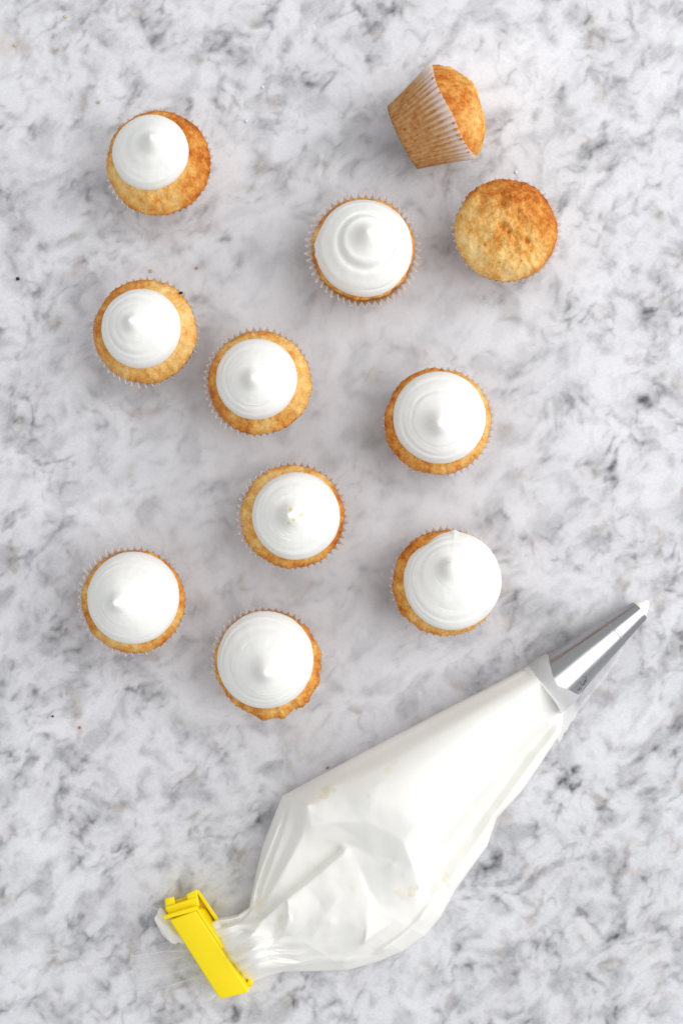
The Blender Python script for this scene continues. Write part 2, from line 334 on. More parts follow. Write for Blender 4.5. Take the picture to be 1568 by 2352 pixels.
def marble_field(X, Y):
    """X, Y photo pixels on the table (1568 wide, y down) -> grey, warm, detail"""
    d = np.hypot((X - 740) / 1.0, (Y - 1030) / 1.35)
    crisp = sstep(150, 760, d)
    wx = fbm2(X / 190, Y / 190, 3); wy = fbm2(X / 190 + 40, Y / 190 + 71, 3)
    xs = X + 34 * wx; ys = Y + 34 * wy
    th = math.radians(42)
    u = xs * math.cos(th) - ys * math.sin(th); v = xs * math.sin(th) + ys * math.cos(th)
    m1 = fbm2(u / 190, v / 140, 3, .5)
    m2 = fbm2(u / 84 + 9, v / 66 + 5, 3, .45)
    m3 = fbm2(u / 36 + 3, v / 28 + 8, 2, .5)
    m4 = fbm2(u / 26 + 43, v / 22 + 18, 2, .5)
    ra = np.abs(fbm2(u / 130 + 31, v / 90 + 12, 3, .5)); rb = np.abs(fbm2(u / 74 + 71, v / 58 + 2, 2, .5)); rc = np.abs(fbm2(u / 48 + 11, v / 40 + 52, 2, .5))
    mask = sstep(-.15, .35, fbm2(X / 150 + 5, Y / 150 + 3, 2))
    mask2 = sstep(-.05, .35, fbm2(X / 110 + 25, Y / 110 + 13, 2))
    mask3 = sstep(-.05, .30, fbm2(X / 90 + 65, Y / 90 + 33, 2))
    k = .35 + .65 * crisp
    brk = .35 + .9 * sstep(-.3, .3, m4)
    g = .885 + .10 * sstep(-.5, .5, m1) - .06
    g = g - .25 * sstep(-.15, .6, m2) * (.6 + .4 * crisp) - .13 * sstep(.0, .6, m3) * (.2 + .8 * crisp)
    vein = lambda q, w: np.exp(-(q / w) ** 1.3)
    g = g - (.17 * vein(ra, .07) + .12 * vein(ra, .20)) * mask * k * brk
    g = g - (.17 * vein(rb, .08) + .10 * vein(rb, .24)) * mask2 * k * brk
    g = g - .15 * vein(rc, .12) * mask3 * crisp * brk * sstep(-.2, .3, m2)
    g = g - .17 * sstep(.22, .65, m4) * sstep(-.1, .4, m2) * mask2 * crisp
    # broad tones of the slab, plus shade among the cupcakes painted into its middle
    g = g + .055 * np.exp(-((X - 300) ** 2 + (Y - 300) ** 2) / 420 ** 2) + .03 * np.exp(-((X - 1100) ** 2 + (Y - 150) ** 2) / 400 ** 2)
    g = g - .085 * np.exp(-((X - 1300) / 400) ** 2 - ((Y - 2000) / 500) ** 2) - .085 * np.exp(-((X - 830) / 330) ** 2 - ((Y - 1050) / 520) ** 2)
    for (x, y, a, b, amt) in CLEAR:
        if amt: g = g + amt * np.exp(-(((xs - x) / a) ** 2 + ((ys - y) / b) ** 2) ** 1.5)
    nb = fbm2(X / 16, Y / 16, 3, .6)
    nb2 = fbm2(X / 30 + 8, Y / 30 + 4, 3)
    xb = X + 14 * nb2 + 10 * wx; yb = Y + 14 * fbm2(X / 30 + 50, Y / 30 + 90, 3) + 10 * wy
    dark = np.zeros_like(X)
    for (x, y, a, b, ang, s) in BLOTCH:
        sel = (np.abs(X - x) < 2.6 * max(a, b) + 30) & (np.abs(Y - y) < 2.6 * max(a, b) + 30)
        if not sel.any(): continue
        c, sn = math.cos(math.radians(ang)), math.sin(math.radians(ang))
        dx = xb[sel] - x; dy = -(yb[sel] - y)
        p = (dx * c + dy * sn) / a; q = (-dx * sn + dy * c) / b
        k = np.exp(-(p * p + q * q) * .9) * (1 + .9 * nb[sel] * crisp[sel])
        dark[sel] = np.maximum(dark[sel], s * np.clip(k, 0, 1.3)) + .25 * np.minimum(dark[sel], s * np.clip(k, 0, 1))
    g = g - dark * .66
    warm = .22 * sstep(.25, .6, fbm2(X / 70 + 90, Y / 70 + 20, 3)) * sstep(.30, .0, np.abs(g - .55))
    for (x, y, r, a) in ((555,1970,30,.22),(10,100,30,.3),(70,110,20,.3),(395,545,14,.25),(1240,1610,22,.12),(500,1080,20,.1),(710,1690,60,.1),(180,1660,26,.1)):
        warm = warm + a * np.exp(-((xb - x) ** 2 + (yb - y) ** 2) / r ** 2)
    g = .785 + (g - .785) * .70
    return np.clip(g, 0, 1), np.clip(warm, 0, 1), .35 + .65 * crisp

if not globals().get('MARBLE_TEST'):
    def axis(lo, hi, n, out):
        mid = np.linspace(lo, hi, n); st = np.cumsum(np.linspace(.002, .02, 22))
        st = st / st[-1] * out
        return np.concatenate([lo - st[::-1], mid, hi + st])
    ax = axis(-.235, .235, 440, .35); ay = axis(-.345, .345, 640, .35)
    GX, GY = np.meshgrid(ax, ay, indexing='ij')
    g, w, dt = marble_field(GX / SPX + 784, 1176 - GY / SPX)
    top = np.stack([GX, GY, np.zeros_like(GX)], -1).reshape(-1, 3)
    faces = grid_faces(len(ax), len(ay))
    # slab sides and underside
    n0 = len(top); x0, x1, y0, y1 = ax[0], ax[-1], ay[0], ay[-1]
    ext = np.array([(x0,y0,0),(x1,y0,0),(x1,y1,0),(x0,y1,0),(x0,y0,-.03),(x1,y0,-.03),(x1,y1,-.03),(x0,y1,-.03)])
    ef = np.array([(0,4,5,1),(1,5,6,2),(2,6,7,3),(3,7,4,0),(4,7,6,5)]) + n0
    pad = lambda a, c: np.concatenate([a.ravel(), np.full(8, c)])
    o = mesh_obj('countertop', np.concatenate([top, ext]), np.concatenate([faces, ef]), MARBLE, None, False,
                 {'grey': pad(g, .75), 'warm': pad(w, 0), 'detail': pad(dt, 1)})
    o['kind'] = 'structure'

# ------------------------------------------------------------------ cupcakes
NPL = 49                                            # pleats of a paper case
Z_RIM, Z_CAKE, DOME = 3.5 * CM, 3.45 * CM, 1.45 * CM

def dome_z(rr, lump=0):                             # height of the crust at a fraction rr of its radius
    rr = np.clip(rr, 0, 1)
    return Z_CAKE + DOME * (1 - rr ** 2.3) ** .75

def build_liner(root, R, seed, rim_z=Z_RIM, base_k=.66, open_out=0.0, ripple=1.0, torn=()):
    rs = np.random.RandomState(seed)
    nt, nz = NPL * 12, 15
    th = np.linspace(0, 2 * np.pi, nt, endpoint=False)
    jit = np.interp(th, np.linspace(0, 2 * np.pi, NPL + 1), np.append(rs.normal(0, .26, NPL), 0) )
    ph = NPL * th + jit
    tri = np.abs(((ph / (2 * np.pi)) % 1) * 2 - 1)  # 1 at crest
    wave = (.5 - .5 * np.cos(np.pi * tri)) ** .85
    amp = np.interp(th, np.linspace(0, 2 * np.pi, NPL + 1), np.append(1 + rs.normal(0, .13, NPL), 1)) * (1 + .15 * np.interp(th, np.linspace(0, 2 * np.pi, 13), rs.normal(0, 1, 13)[[*range(12), 0]])) * ripple
    V, S = [], []
    Rb = R * base_k
    zs = np.concatenate([[0.0], np.linspace(0, 1, nz)])
    for k, t in enumerate(zs):
        r0 = Rb + (R * .915 - Rb) * t
        a = R * .088 * (.2 + .8 * t ** 1.9)
        if k == 0: r = np.full(nt, Rb * .93); a = 0
        r = r0 + a * wave * amp if k else np.full(nt, Rb * .95)
        r = r + open_out * R * t ** 6 + R * .012 * np.sin(2 * th + seed) * t
        z = np.full(nt, .0004 + t * rim_z)
        if k == nz: z = z + .0006 * np.sin(5 * th + seed) + .0006 * wave
        V.append(np.stack([r * np.cos(th), r * np.sin(th), z], -1))
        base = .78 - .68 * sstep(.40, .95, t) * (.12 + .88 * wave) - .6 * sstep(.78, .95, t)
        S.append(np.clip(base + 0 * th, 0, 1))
    V = np.concatenate(V + [np.array([[0, 0, .0004]])]); S = np.concatenate(S + [np.array([1.])])
    F = grid_faces(nz + 1, nt, True)
    j = np.arange(nt); cap = np.stack([np.full(nt, len(V) - 1), (j + 1) % nt, j, j], -1)
    fl = [tuple(f) for f in F] + [(len(V) - 1, (i + 1) % nt, i) for i in range(nt)]
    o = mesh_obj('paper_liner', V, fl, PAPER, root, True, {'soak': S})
    return o

def build_cake(root, R, cx, cy, seed, base_brown=.42, brown_dir=None, ragged=1.0, lumps=1.0, notch=(), pits=(), dome_k=1.0):
    """crust dome, radius R, centred at (cx, cy) of the thing"""
    rs = np.random.RandomState(seed); nt, nr = 264, 84
    th = np.linspace(0, 2 * np.pi, nt, endpoint=False)
    ct, st = np.cos(th), np.sin(th)
    k = 1.4 * ragged
    out = 1 + k * (.016 * n3(ct * 1.3 + seed, st * 1.3, 0 * th) + .020 * n3(ct * 3 + seed, st * 3, 0 * th + 4) + .014 * n3(ct * 9 + seed, st * 9, 0 * th) + .009 * n3(ct * 22 + seed, st * 22, 0 * th))
    for (a, wd, amt) in notch:
        dd = (th - math.radians(a) + np.pi) % (2 * np.pi) - np.pi
        out = out + amt * np.exp(-(dd / math.radians(wd)) ** 2)
    V, B, SP = [], [], []
    rho = np.concatenate([np.linspace(0.004, 1, nr), [.96, .91, .87, .76, .58]])
    for i, r in enumerate(rho):
        if i < nr: z = Z_CAKE + dome_k * (dome_z(np.full(nt, r)) - Z_CAKE)
        else:
            q = i - nr; z = np.full(nt, Z_CAKE - [.0015, .004, .007, .02, Z_CAKE - .0014][q])
        o_ = 1 + (out - 1) * sstep(.3, 1, r)
        x = R * r * o_ * ct; y = R * r * o_ * st
        if i < nr:
            X, Y = x / CM, y / CM
            w = 1 - .6 * sstep(.85, 1, r)
            lp = .14 * n3(X * .55 + seed * 3.1, Y * .55, 0 * X) + .085 * n3(X * 1.5 + seed, Y * 1.5, 0 * X + 2) + .035 * n3(X * 4 + seed, Y * 4, 0 * X) + .018 * n3(X * 10, Y * 10 + seed, 0 * X)
            z = z + lp * CM * lumps * w
            edge = sstep(.80, 1.0, r)
            bb = base_brown + .13 * sstep(.88, 1.0, r) + .0 + .26 * n3(X * .7 + seed * 1.7, Y * .7, 0 * X + 9) + .20 * n3(X * 2.2, Y * 2.2 + seed, 0 * X) + .14 * n3(X * 6, Y * 6 + seed, 0 * X)
            if brown_dir is not None:
                a, amt = brown_dir
                bb = bb + amt * (np.cos(th - math.radians(a)) * r)
            sp = .9 * sstep(.50, .66, n3(X * 3.1 + seed * 5, Y * 3.1, 0 * X + 3)) * sstep(.1, .4, n3(X * 9, Y * 9 + seed, 0 * X)) * .8
            for (px_, py_, pr, dp) in pits:         # small holes in the crumb, in fractions of R
                e = np.exp(-(((x / R - px_) ** 2 + (y / R - py_) ** 2) / pr ** 2))
                z = z - dp * CM * e; bb = bb + .25 * e
        else:
            bb = np.full(nt, base_brown + .25); sp = np.zeros(nt)
        V.append(np.stack([x + cx, y + cy, z], -1)); B.append(np.clip(bb, 0, 1)); SP.append(sp)
    n = len(rho)
    V = np.concatenate(V); F = grid_faces(n, nt, True)
    fl = [tuple(f[::-1]) for f in F] + [tuple(range(nt)), tuple((n - 1) * nt + j for j in range(nt))[::-1]]
    return mesh_obj('cake', V, fl, CAKE, root, True, {'brown': np.concatenate(B), 'speck': np.concatenate(SP)})

def build_frosting(root, R, fx, fy, cake, peak, seed, H=1.9 * CM, grooves=(), nib=.5, nibw=.2, edge_mod=(), arcs=14, holes=(), curl=0.0, twist=.0):
    """piped blob. cake = (cx, cy, Rcake); peak = tip (x, y); all relative to the thing"""
    rs = np.random.RandomState(seed); nt, nr = 256, 120
    th = np.linspace(0, 2 * np.pi, nt, endpoint=False); ct, st = np.cos(th), np.sin(th)
    Rm = np.zeros(nt)
    Rt0 = R * (1 + .012 * n3(ct * 1.2 + seed, st * 1.2, 0 * th) + .006 * n3(ct * 4 + seed, st * 4, 0 * th))
    for (a, wd, amt) in edge_mod:
        dd = (th - math.radians(a) + np.pi) % (2 * np.pi) - np.pi
        Rm = Rm + R * amt * np.exp(-np.abs(dd / math.radians(wd)) ** 1.7)
    cx, cy, Rc = cake
    A = [(rs.uniform(.3, .93), rs.uniform(0, 2 * np.pi), rs.uniform(.12, .5), rs.uniform(.008, .016), rs.uniform(-.05, .04)) for _ in range(arcs)]
    V, SP = [], []
    rho = np.concatenate([np.linspace(.003, .9, nr - 22), .9 + .1 * np.sin(np.linspace(0, np.pi / 2, 23))[1:]])
    skirt = [(1.0, -.10), (.99, -.22), (.965, -.36), (.90, -.5)]
    zc = float(dome_z(np.array(min(math.hypot(fx - cx, fy - cy) / Rc, .9))))
    for i in range(len(rho) + len(skirt)):
        r = rho[i] if i < len(rho) else skirt[i - len(rho)][0]
        sh = (1 - r) ** 1.15                         # the swirl leans to its tip
        ox = fx + (peak[0] - fx) * sh; oy = fy + (peak[1] - fy) * sh
        Rt = Rt0 + Rm * min(r, 1) ** 7
        x = ox + Rt * r * ct; y = oy + Rt * r * st
        ex = fx + Rt * ct; ey = fy + Rt * st
        zb = dome_z(np.hypot(ex - cx, ey - cy) / Rc)
        zb = np.maximum(zb, Z_CAKE + .0015)
        w = r ** 1.6
        if i < len(rho):
            e = math.sqrt(max(0, 1 - ((r - .86) / .14) ** 2)) if r > .86 else 1.0
            h = .42 * CM * e + H * .46 * (1 - r ** 1.9) + 1.5 * nib * CM * math.exp(-(r / (nibw * .80)) ** 2.1)
            sw = r + .022 * th / (2 * np.pi) * twist
            for (g0, dp, wd) in grooves:
                gr = r - g0 - .012 * np.sin(th * 1 + seed + g0 * 9)
                dpt = dp * .9 if dp > .15 else dp * .9 * (.55 + .75 * n3(ct * .9 + g0 * 7, st * .9 + seed, 0 * th))
                h = h - dpt * CM * np.exp(-(gr / wd) ** 2) + dpt * .5 * CM * np.exp(-((gr + 2.1 * wd) / (1.3 * wd)) ** 2)
            # fine combed rings left by the turning nozzle
            h = h + .011 * CM * np.sin(r * 46 + 1.0 * th + seed) * sstep(.35, .8, r) * (.5 + .9 * n3(ct * 1.5 * 1, st * 1.5 + seed, 0 * th + r * 4))
            for (r0, t0, sp_, wd, dp) in A:
                dd = (th - t0 + np.pi) % (2 * np.pi) - np.pi
                h = h + dp * CM * np.exp(-((r - r0 - .03 * dd) / wd) ** 2) * np.exp(-(dd / sp_) ** 4)
            X, Y = x / CM, y / CM
            h = h + CM * (.045 * n3(X * .8 + seed, Y * .8, 0 * X) + .016 * n3(X * 2.4, Y * 2.4 + seed, 0 * X)) * (1 - .7 * r ** 6)
            z = zb * w + zc * (1 - w) + h
            sp = np.zeros(nt)
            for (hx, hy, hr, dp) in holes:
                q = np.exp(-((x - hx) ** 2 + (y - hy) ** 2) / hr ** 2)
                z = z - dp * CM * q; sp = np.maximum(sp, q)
            if curl: # bent-over tip
                kk = math.exp(-(r / .07) ** 2); x = x + curl * .4 * CM * kk; y = y + curl * .35 * CM * kk; z = z - abs(curl) * .1 * CM * kk
        else:
            z = zb + skirt[i - len(rho)][1] * CM + .10 * CM; sp = np.zeros(nt)
        V.append(np.stack([x, y, z], -1)); SP.append(sp)
    n = len(V); V = np.concatenate(V); F = grid_faces(n, nt, True)
    fl = [tuple(f[::-1]) for f in F] + [tuple(range(nt)), tuple((n - 1) * nt + j for j in range(nt))[::-1]]
    return mesh_obj('frosting', V, fl, FROST, root, True, {'speck': np.concatenate(SP)})

PXR = 500 / 1568 * 1568 / 2731                       # crop pixel -> photo pixel
Z_F = 4.45 * CM; Z_P = 6.5 * CM
def cupcake(org, label, liner, cake, frost, peak, seed, group, cake_kw={}, frost_kw={}, liner_kw={}):
    f = crop(*org)
    bx, by = f(liner[0], liner[1]); b = P(bx, by, Z_RIM)
    root = thing('cupcake', label, 'cupcake', (b.x, b.y, 0), group)
    k = lambda z: SPX * (CAM_H - z) / CAM_H * PXR
    build_liner(root, liner[2] * k(Z_RIM), seed, **liner_kw)
    c = P(*f(cake[0], cake[1]), Z_CAKE) - Vector((b.x, b.y, 0)); Rc = cake[2] * k(Z_CAKE)
    build_cake(root, Rc, c.x, c.y, seed, **cake_kw)
    if frost:
        q = P(*f(frost[0], frost[1]), Z_F) - Vector((b.x, b.y, 0)); t = P(*f(*peak), Z_P) - Vector((b.x, b.y, 0))
        fk = dict(frost_kw)
        if 'holes' in fk:
            fk['holes'] = [((P(*f(hx, hy), Z_P - .006) - Vector((b.x, b.y, 0))).x, (P(*f(hx, hy), Z_P - .006) - Vector((b.x, b.y, 0))).y, hr * k(Z_P), dp) for hx, hy, hr, dp in fk['holes']]
        build_frosting(root, frost[2] * k(Z_F), q.x, q.y, (c.x, c.y, Rc), (t.x, t.y), seed + 50, **fk)
    return root

def crumb(name, px, py, r, mat, label, seed):
    rs = np.random.RandomState(seed)
    import bmesh
    bm = bmesh.new(); bmesh.ops.create_icosphere(bm, subdivisions=2, radius=r)
    for v in bm.verts:
        v.co *= 1 + .35 * float(n3(np.array(v.co.x / r * 1.3 + seed), np.array(v.co.y / r * 1.3), np.array(v.co.z / r * 1.3)))
        v.co.z *= .7
    mz = min(v.co.z for v in bm.verts)
    for v in bm.verts: v.co.z -= mz
    me = bpy.data.meshes.new(name); bm.to_mesh(me); bm.free(); me.materials.append(mat)
    me.polygons.foreach_set('use_smooth', np.full(len(me.polygons), mat is FROST))
    o = bpy.data.objects.new(name, me); C.objects.link(o)
    p = P(px, py, 0); o.location = (p.x, p.y, .0001)
    if label: tag(o, label, 'crumb', 'crumbs scattered on the marble')
    return o

def build_all():
    G = 'cupcakes topped with white frosting'; GP = 'unfrosted cupcakes'
    cupcake((400, 400), 'cupcake with the smallest white swirl, set off-centre so browned crust shows on its right',
            (742, 797, 682), (735, 790, 655), (630, 650, 487), (650, 490), 1, G,
            dict(base_brown=.48, brown_dir=(25, .22)), dict(grooves=((.62, .06, .07), (.92, .04, .03)), nib=.75, nibw=.24, H=1.5 * CM, arcs=6))
    cupcake((1780, 680), 'upright plain cupcake without frosting, golden dome browned along its upper right edge',
            (776, 768, 685), (761, 755, 645), None, None, 3, GP,
            dict(base_brown=.45, brown_dir=(48, .34), lumps=1.7, ragged=1.1, pits=[(-.13, .03, .09, .25), (.0, -.11, .04, .2), (.36, -.27, .05, .25), (-.52, -.22, .05, .12), (-.13, .45, .10, .18), (.2, .28, .05, .12), (-.45, -.34, .035, .12), (.12, -.35, .05, .1)]),
            liner_kw=dict(ripple=.9))
    cupcake((1200, 750), 'frosted cupcake with a two-tiered white swirl and a ragged smear on its left rim',
            (797, 792, 698), (790, 772, 640), (805, 738, 612), (845, 560), 4, G,
            dict(base_brown=.42), dict(grooves=((.56, .22, .055), (.93, .05, .03)), nib=.55, nibw=.22, H=1.6 * CM, arcs=6,
                                       edge_mod=((176, 5, .035), (188, 4, .03), (152, 10, -.02))), dict(ripple=1.35, open_out=.01))
    r = cupcake((340, 1080), 'frosted cupcake with smooth pointed swirl and a burnt speck at its upper right rim',
            (760, 775, 685), (758, 769, 648), (701, 730, 501), (565, 640), 5, G,
            dict(base_brown=.40, brown_dir=(165, .18)), dict(grooves=((.72, .09, .05), (.86, .05, .035), (.5, .03, .05)), nib=.5, nibw=.2, H=1.7 * CM, arcs=7))
    bc = crumb('burnt_crumb', 0, 0, .0011, BURNT, None, 3)
    fx, fy = crop(340, 1080)(1208, 290); p = P(fx, fy, .036) - Vector((*r.location[:2], 0)); bc.location = (p.x, p.y, .0365); bc.parent = r; bc.scale = (1.3, .8, .8)
    cupcake((790, 1280), 'frosted cupcake with paper teeth showing all round, just right of the burnt-speck one',
            (765, 780, 700), (782, 790, 645), (739, 738, 513), (665, 740), 6, G,
            dict(base_brown=.42, brown_dir=(190, .14)), dict(grooves=((.88, .05, .035), (.7, .03, .05)), nib=.7, nibw=.22, H=1.8 * CM, arcs=14, curl=.25))
    cupcake((1500, 1430), 'frosted cupcake at centre right with broad smooth swirl ringed by one curved groove',
            (812, 806, 698), (785, 803, 668), (811, 745, 584), (785, 850), 7, G,
            dict(base_brown=.46, brown_dir=(175, .2)), dict(grooves=((.60, .05, .03), (.82, .05, .04), (.93, .04, .03)), nib=.7, nibw=.26, H=1.8 * CM, arcs=7))
    cupcake((920, 1810), 'frosted cupcake with yellowish air holes in the tip of its white swirl',
            (790, 801, 698), (780, 806, 648), (828, 797, 552), (735, 790), 8, G,
            dict(base_brown=.44, brown_dir=(-30, .14)), dict(grooves=((.93, .04, .03), (.75, .03, .05)), nib=.8, nibw=.26, H=1.7 * CM, arcs=18,
                                                            holes=[(755, 715, 26, .12), (893, 785, 24, .12), (735, 887, 16, .1), (800, 850, 22, .05)]))
    cupcake((280, 2160), 'leftmost frosted cupcake, wide white swirl with short curved dents, paper flared on its left',
            (782, 757, 692), (797, 772, 645), (782, 732, 580), (565, 790), 9, G,
            dict(base_brown=.42), dict(grooves=((.9, .05, .035),), nib=.55, nibw=.2, H=1.9 * CM, arcs=24))
    cupcake((820, 2400), 'frosted cupcake just above the piping bag, ragged crust overhanging at its lower right',
            (780, 772, 705), (790, 798, 668), (752, 760, 610), (755, 915), 10, G,
            dict(base_brown=.42, brown_dir=(-40, .12), ragged=1.8, notch=((-50, 9, .05), (-75, 14, .045), (-95, 8, .04), (-25, 8, -.01), (-108, 4, -.02))),
            dict(grooves=((.86, .06, .035), (.72, .05, .04), (.94, .04, .02)), nib=.6, nibw=.24, H=2.0 * CM, arcs=24))
    cupcake((1530, 2080), 'frosted cupcake nearest the nozzle, swirl overhanging its right side with a spike on top',
            (790, 775, 698), (786, 790, 665), (884, 768, 622), (810, 560), 11, G,
            dict(base_brown=.44, brown_dir=(150, .16)), dict(grooves=((.84, .07, .04), (.93, .05, .025), (.66, .03, .05)), nib=.7, nibw=.2, H=2.0 * CM, arcs=20, curl=.5,
                                                            edge_mod=((88, 4, .045), (125, 17, -.085))))
    # the one lying on its side
    root = thing('cupcake', 'plain cupcake lying tipped over on its side with pleated paper case showing', 'cupcake', (0, 0, 0), GP)
    Rl = 3.30 * CM
    build_liner(root, Rl, 2, rim_z=3.50 * CM, ripple=.85, base_k=.63)
    build_cake(root, Rl * .925, 0, 0, 2, base_brown=.45, brown_dir=(-40, .12), lumps=2.2, ragged=1.2, dome_k=1.2)
    ang = math.radians(24.5); el = math.radians(15)
    axis = Vector((math.cos(ang) * math.cos(el), math.sin(ang) * math.cos(el), math.sin(el)))
    R = axis.to_track_quat('Z', 'X').to_matrix() @ Matrix.Rotation(math.radians(20), 3, 'Z')
    vs = [R @ v.co for ch in root.children for v in ch.data.vertices]
    mz = min(v.z for v in vs)
    rim = R @ Vector((0, 0, Z_RIM)); q = P(1040, 256, rim.z - mz)
    root.rotation_euler = R.to_euler(); root.location = (q.x - rim.x, q.y - rim.y, -mz + .0003)

    # crumbs on the marble
    crumb('crumb', 42, 641, .0012, BURNT, 'dark brown crumb on bare marble by the left edge', 11)
    crumb('crumb', 184, 1671, .0009, TOAST, 'orange toasted crumb on marble at lower left', 12)
    crumb('crumb', 752, 1763, .0009, TOAST, 'brown crumb beside the upper left edge of the piping bag', 13)
    crumb('crumb', 228, 235, .0010, SAND, 'tan crumb above and left of the smallest swirl cupcake', 14)
    crumb('crumb', 348, 623, .0012, SAND, 'tan crumb just above the burnt-speck cupcake', 15)
    crumb('crumb', 135, 115, .0008, SAND, 'tiny tan crumb near the upper left corner', 16)
    crumb('crumb', 150, 39, .0008, SAND, 'tiny tan crumb close to the top edge at left', 17)
    crumb('crumb', 122, 1645, .0007, BURNT, 'tiny dark crumb left of the orange toasted crumb', 18)

    crumb('crumb', 36, 105, .0010, SAND, 'tan crumb near the left edge, above the smallest swirl cupcake', 19)
    crumb('crumb', 452, 616, .0008, TOAST, 'small toasted crumb to the right of the tan one above the burnt-speck cupcake', 20)
    for px, py, lab, sd in ((604, 201, 'white icing drop on marble beneath the dark vein at top centre', 31), (1184, 396, 'white icing drop on marble just above the upright plain cupcake', 32), (566, 279, 'white icing drop on marble right of the smallest swirl cupcake', 33)):
        d = crumb('icing_drop', px, py, .0009, FROST, lab, sd); d['category'] = 'icing drop'; d['group'] = 'icing drops on the marble'

    piping_bag(); clip()

# ------------------------------------------------------------------ piping bag
PAIRS = [((1214,1532),(1294,1628)),((1150,1566),(1288,1682)),((1050,1617),(1240,1755)),((950,1669),(1195,1820)),((850,1721),(1140,1880)),((740,1780),(1118,1945)),
 ((690,1806),(1085,1990)),((648,1829),(1045,2045)),((625,1885),(1012,2105)),((603,1945),(975,2150)),((588,2005),(925,2185)),((580,2045),(870,2208)),((572,2085),(800,2228)),
 ((545,2103),(720,2231)),((520,2109),(650,2232)),((497,2112),(606,2246)),((470,2125),(580,2256)),((440,2135),(560,2262))]
ZL = [1.9,2.0,2.0,2.0,2.0,2.0,2.0,1.9,1.9,1.8,1.7,1.6,1.6,1.5,1.4,1.3,1.2,1.1]
ZR = [1.3,1.0,.8,.8,.8,.8,.9,1.0,1.0,.9,.8,.8,.8,.8,.9,1.0,1.1,1.1]
# fold lines and points of the surface: each list is one crease or ridge (x, y, height in cm)
FOLDS = [
 [(1278,1655,1.15),(1200,1745,.9),(1120,1855,.95),(1040,1958,1.2),(968,2046,1.7)],
 [(1286,1668,1.45),(1222,1750,1.3),(1146,1858,1.4),(1080,1958,1.6),(1030,2030,2.0)],                       # seam valley
 [(1258,1618,2.7),(1172,1725,2.9),(1085,1838,3.2),(1005,1938,3.7),(958,2028,3.9)],                        # shoulder above the seam
 [(1236,1572,3.5),(1130,1650,4.4),(1010,1740,5.2),(930,1810,5.6)],
 [(1222,1545,2.9),(1242,1568,3.5),(1262,1592,3.4),(1280,1614,2.6)],
 [(1140,1600,3.7),(1000,1676,4.3),(860,1752,4.3),(760,1806,3.9)],
 [(713,1897,4.5),(780,1888,4.8),(845,1888,5.0),(925,1932,5.1),(948,1985,4.8),(964,2038,4.0)],             # crest of the hollow
 [(735,1928,4.05),(800,1938,3.75),(860,1968,4.15),(900,1975,4.35)],
 [(815,1968,3.9),(838,2030,3.8),(866,2072,3.75),(905,2068,3.75),(950,2052,3.6)],                            # floor of the hollow
 [(792,1956,4.05),(740,2000,3.95),(700,2033,3.8),(655,2066,3.7),(600,2118,3.0),(575,2150,2.5)],            # long ridge
 [(776,1950,3.25),(725,1996,3.0),(684,2028,2.85),(640,2062,2.7),(594,2104,2.2)],                           # valley beside it
 [(706,1850,4.3),(700,1880,4.2),(690,1930,4.0),(660,1985,3.6),(612,2070,2.5)],                             # left pleat ridge
 [(692,1850,3.8),(672,1905,3.3),(640,1975,2.9),(600,2070,2.1)],                                            # left pleat valley
 [(668,1850,3.0),(630,1965,2.9),(598,2050,2.2)],                                                           # outer pleat ridge
 [(655,1870,2.4),(615,1970,2.1),(590,2040,1.7)],
 [(830,2010,3.9),(846,2066,3.9),(842,2120,3.85),(835,2168,3.4)],
 [(770,2070,3.9),(740,2110,3.75),(720,2150,3.4)],
 [(660,2076,3.95),(672,2120,3.4),(690,2170,3.0)],
 [(958,2060,2.9),(900,2120,2.7),(830,2172,2.6),(740,2200,2.1),(640,2222,1.8)],
 [(985,2070,2.2),(925,2140,1.9),(850,2190,1.6),(770,2214,1.4),(680,2222,1.3)],
 [(1010,2040,2.2),(965,2110,2.4),(880,2180,2.1),(790,2208,1.9)],
 [(560,2140,1.9),(535,2160,1.8),(510,2175,1.6)],
 [(610,2160,2.9),(580,2180,2.7),(545,2195,2.2),(505,2205,1.6)],
 [(640,2190,2.2),(600,2215,2.0),(560,2235,1.7)],
 [(500,2116,1.35),(545,2107,1.8),(583,2062,2.2),(600,2005,2.5),(640,1905,2.9)],
 [(510,2128,1.0),(552,2116,1.3),(588,2078,1.6),(606,2020,2.0)],
 [(900,1985,4.5),(930,2010,4.4)],
 [(1010,1850,5.0),(960,1890,5.3),(925,1932,5.1)],
 [(845,1888,5.0),(850,1850,5.4),(870,1800,5.6)],
 [(713,1897,4.5),(706,1850,4.3)],
 [(700,2033,3.8),(735,2075,3.55),(760,2120,3.8),(755,2160,3.1)],
 [(655,2066,3.7),(665,2100,3.9),(650,2150,2.9),(610,2185,2.4)],
 [(640,2110,2.9),(625,2150,2.3)],
 [(555,2118,1.9),(530,2128,1.8),(495,2140,1.5)],
]
SPOTS = [(750,1818,10,.55),(766,1812,7,.5),(742,1830,8,.5),(845,1828,5,.35),(1018,2022,7,.5),(1025,2012,6,.4),(945,2048,12,.5),(918,2052,12,.4),(810,2042,5,.3),(845,2046,7,.3),(645,2108,9,.35),
         (905,1750,9,.2),(890,1770,9,.2)]

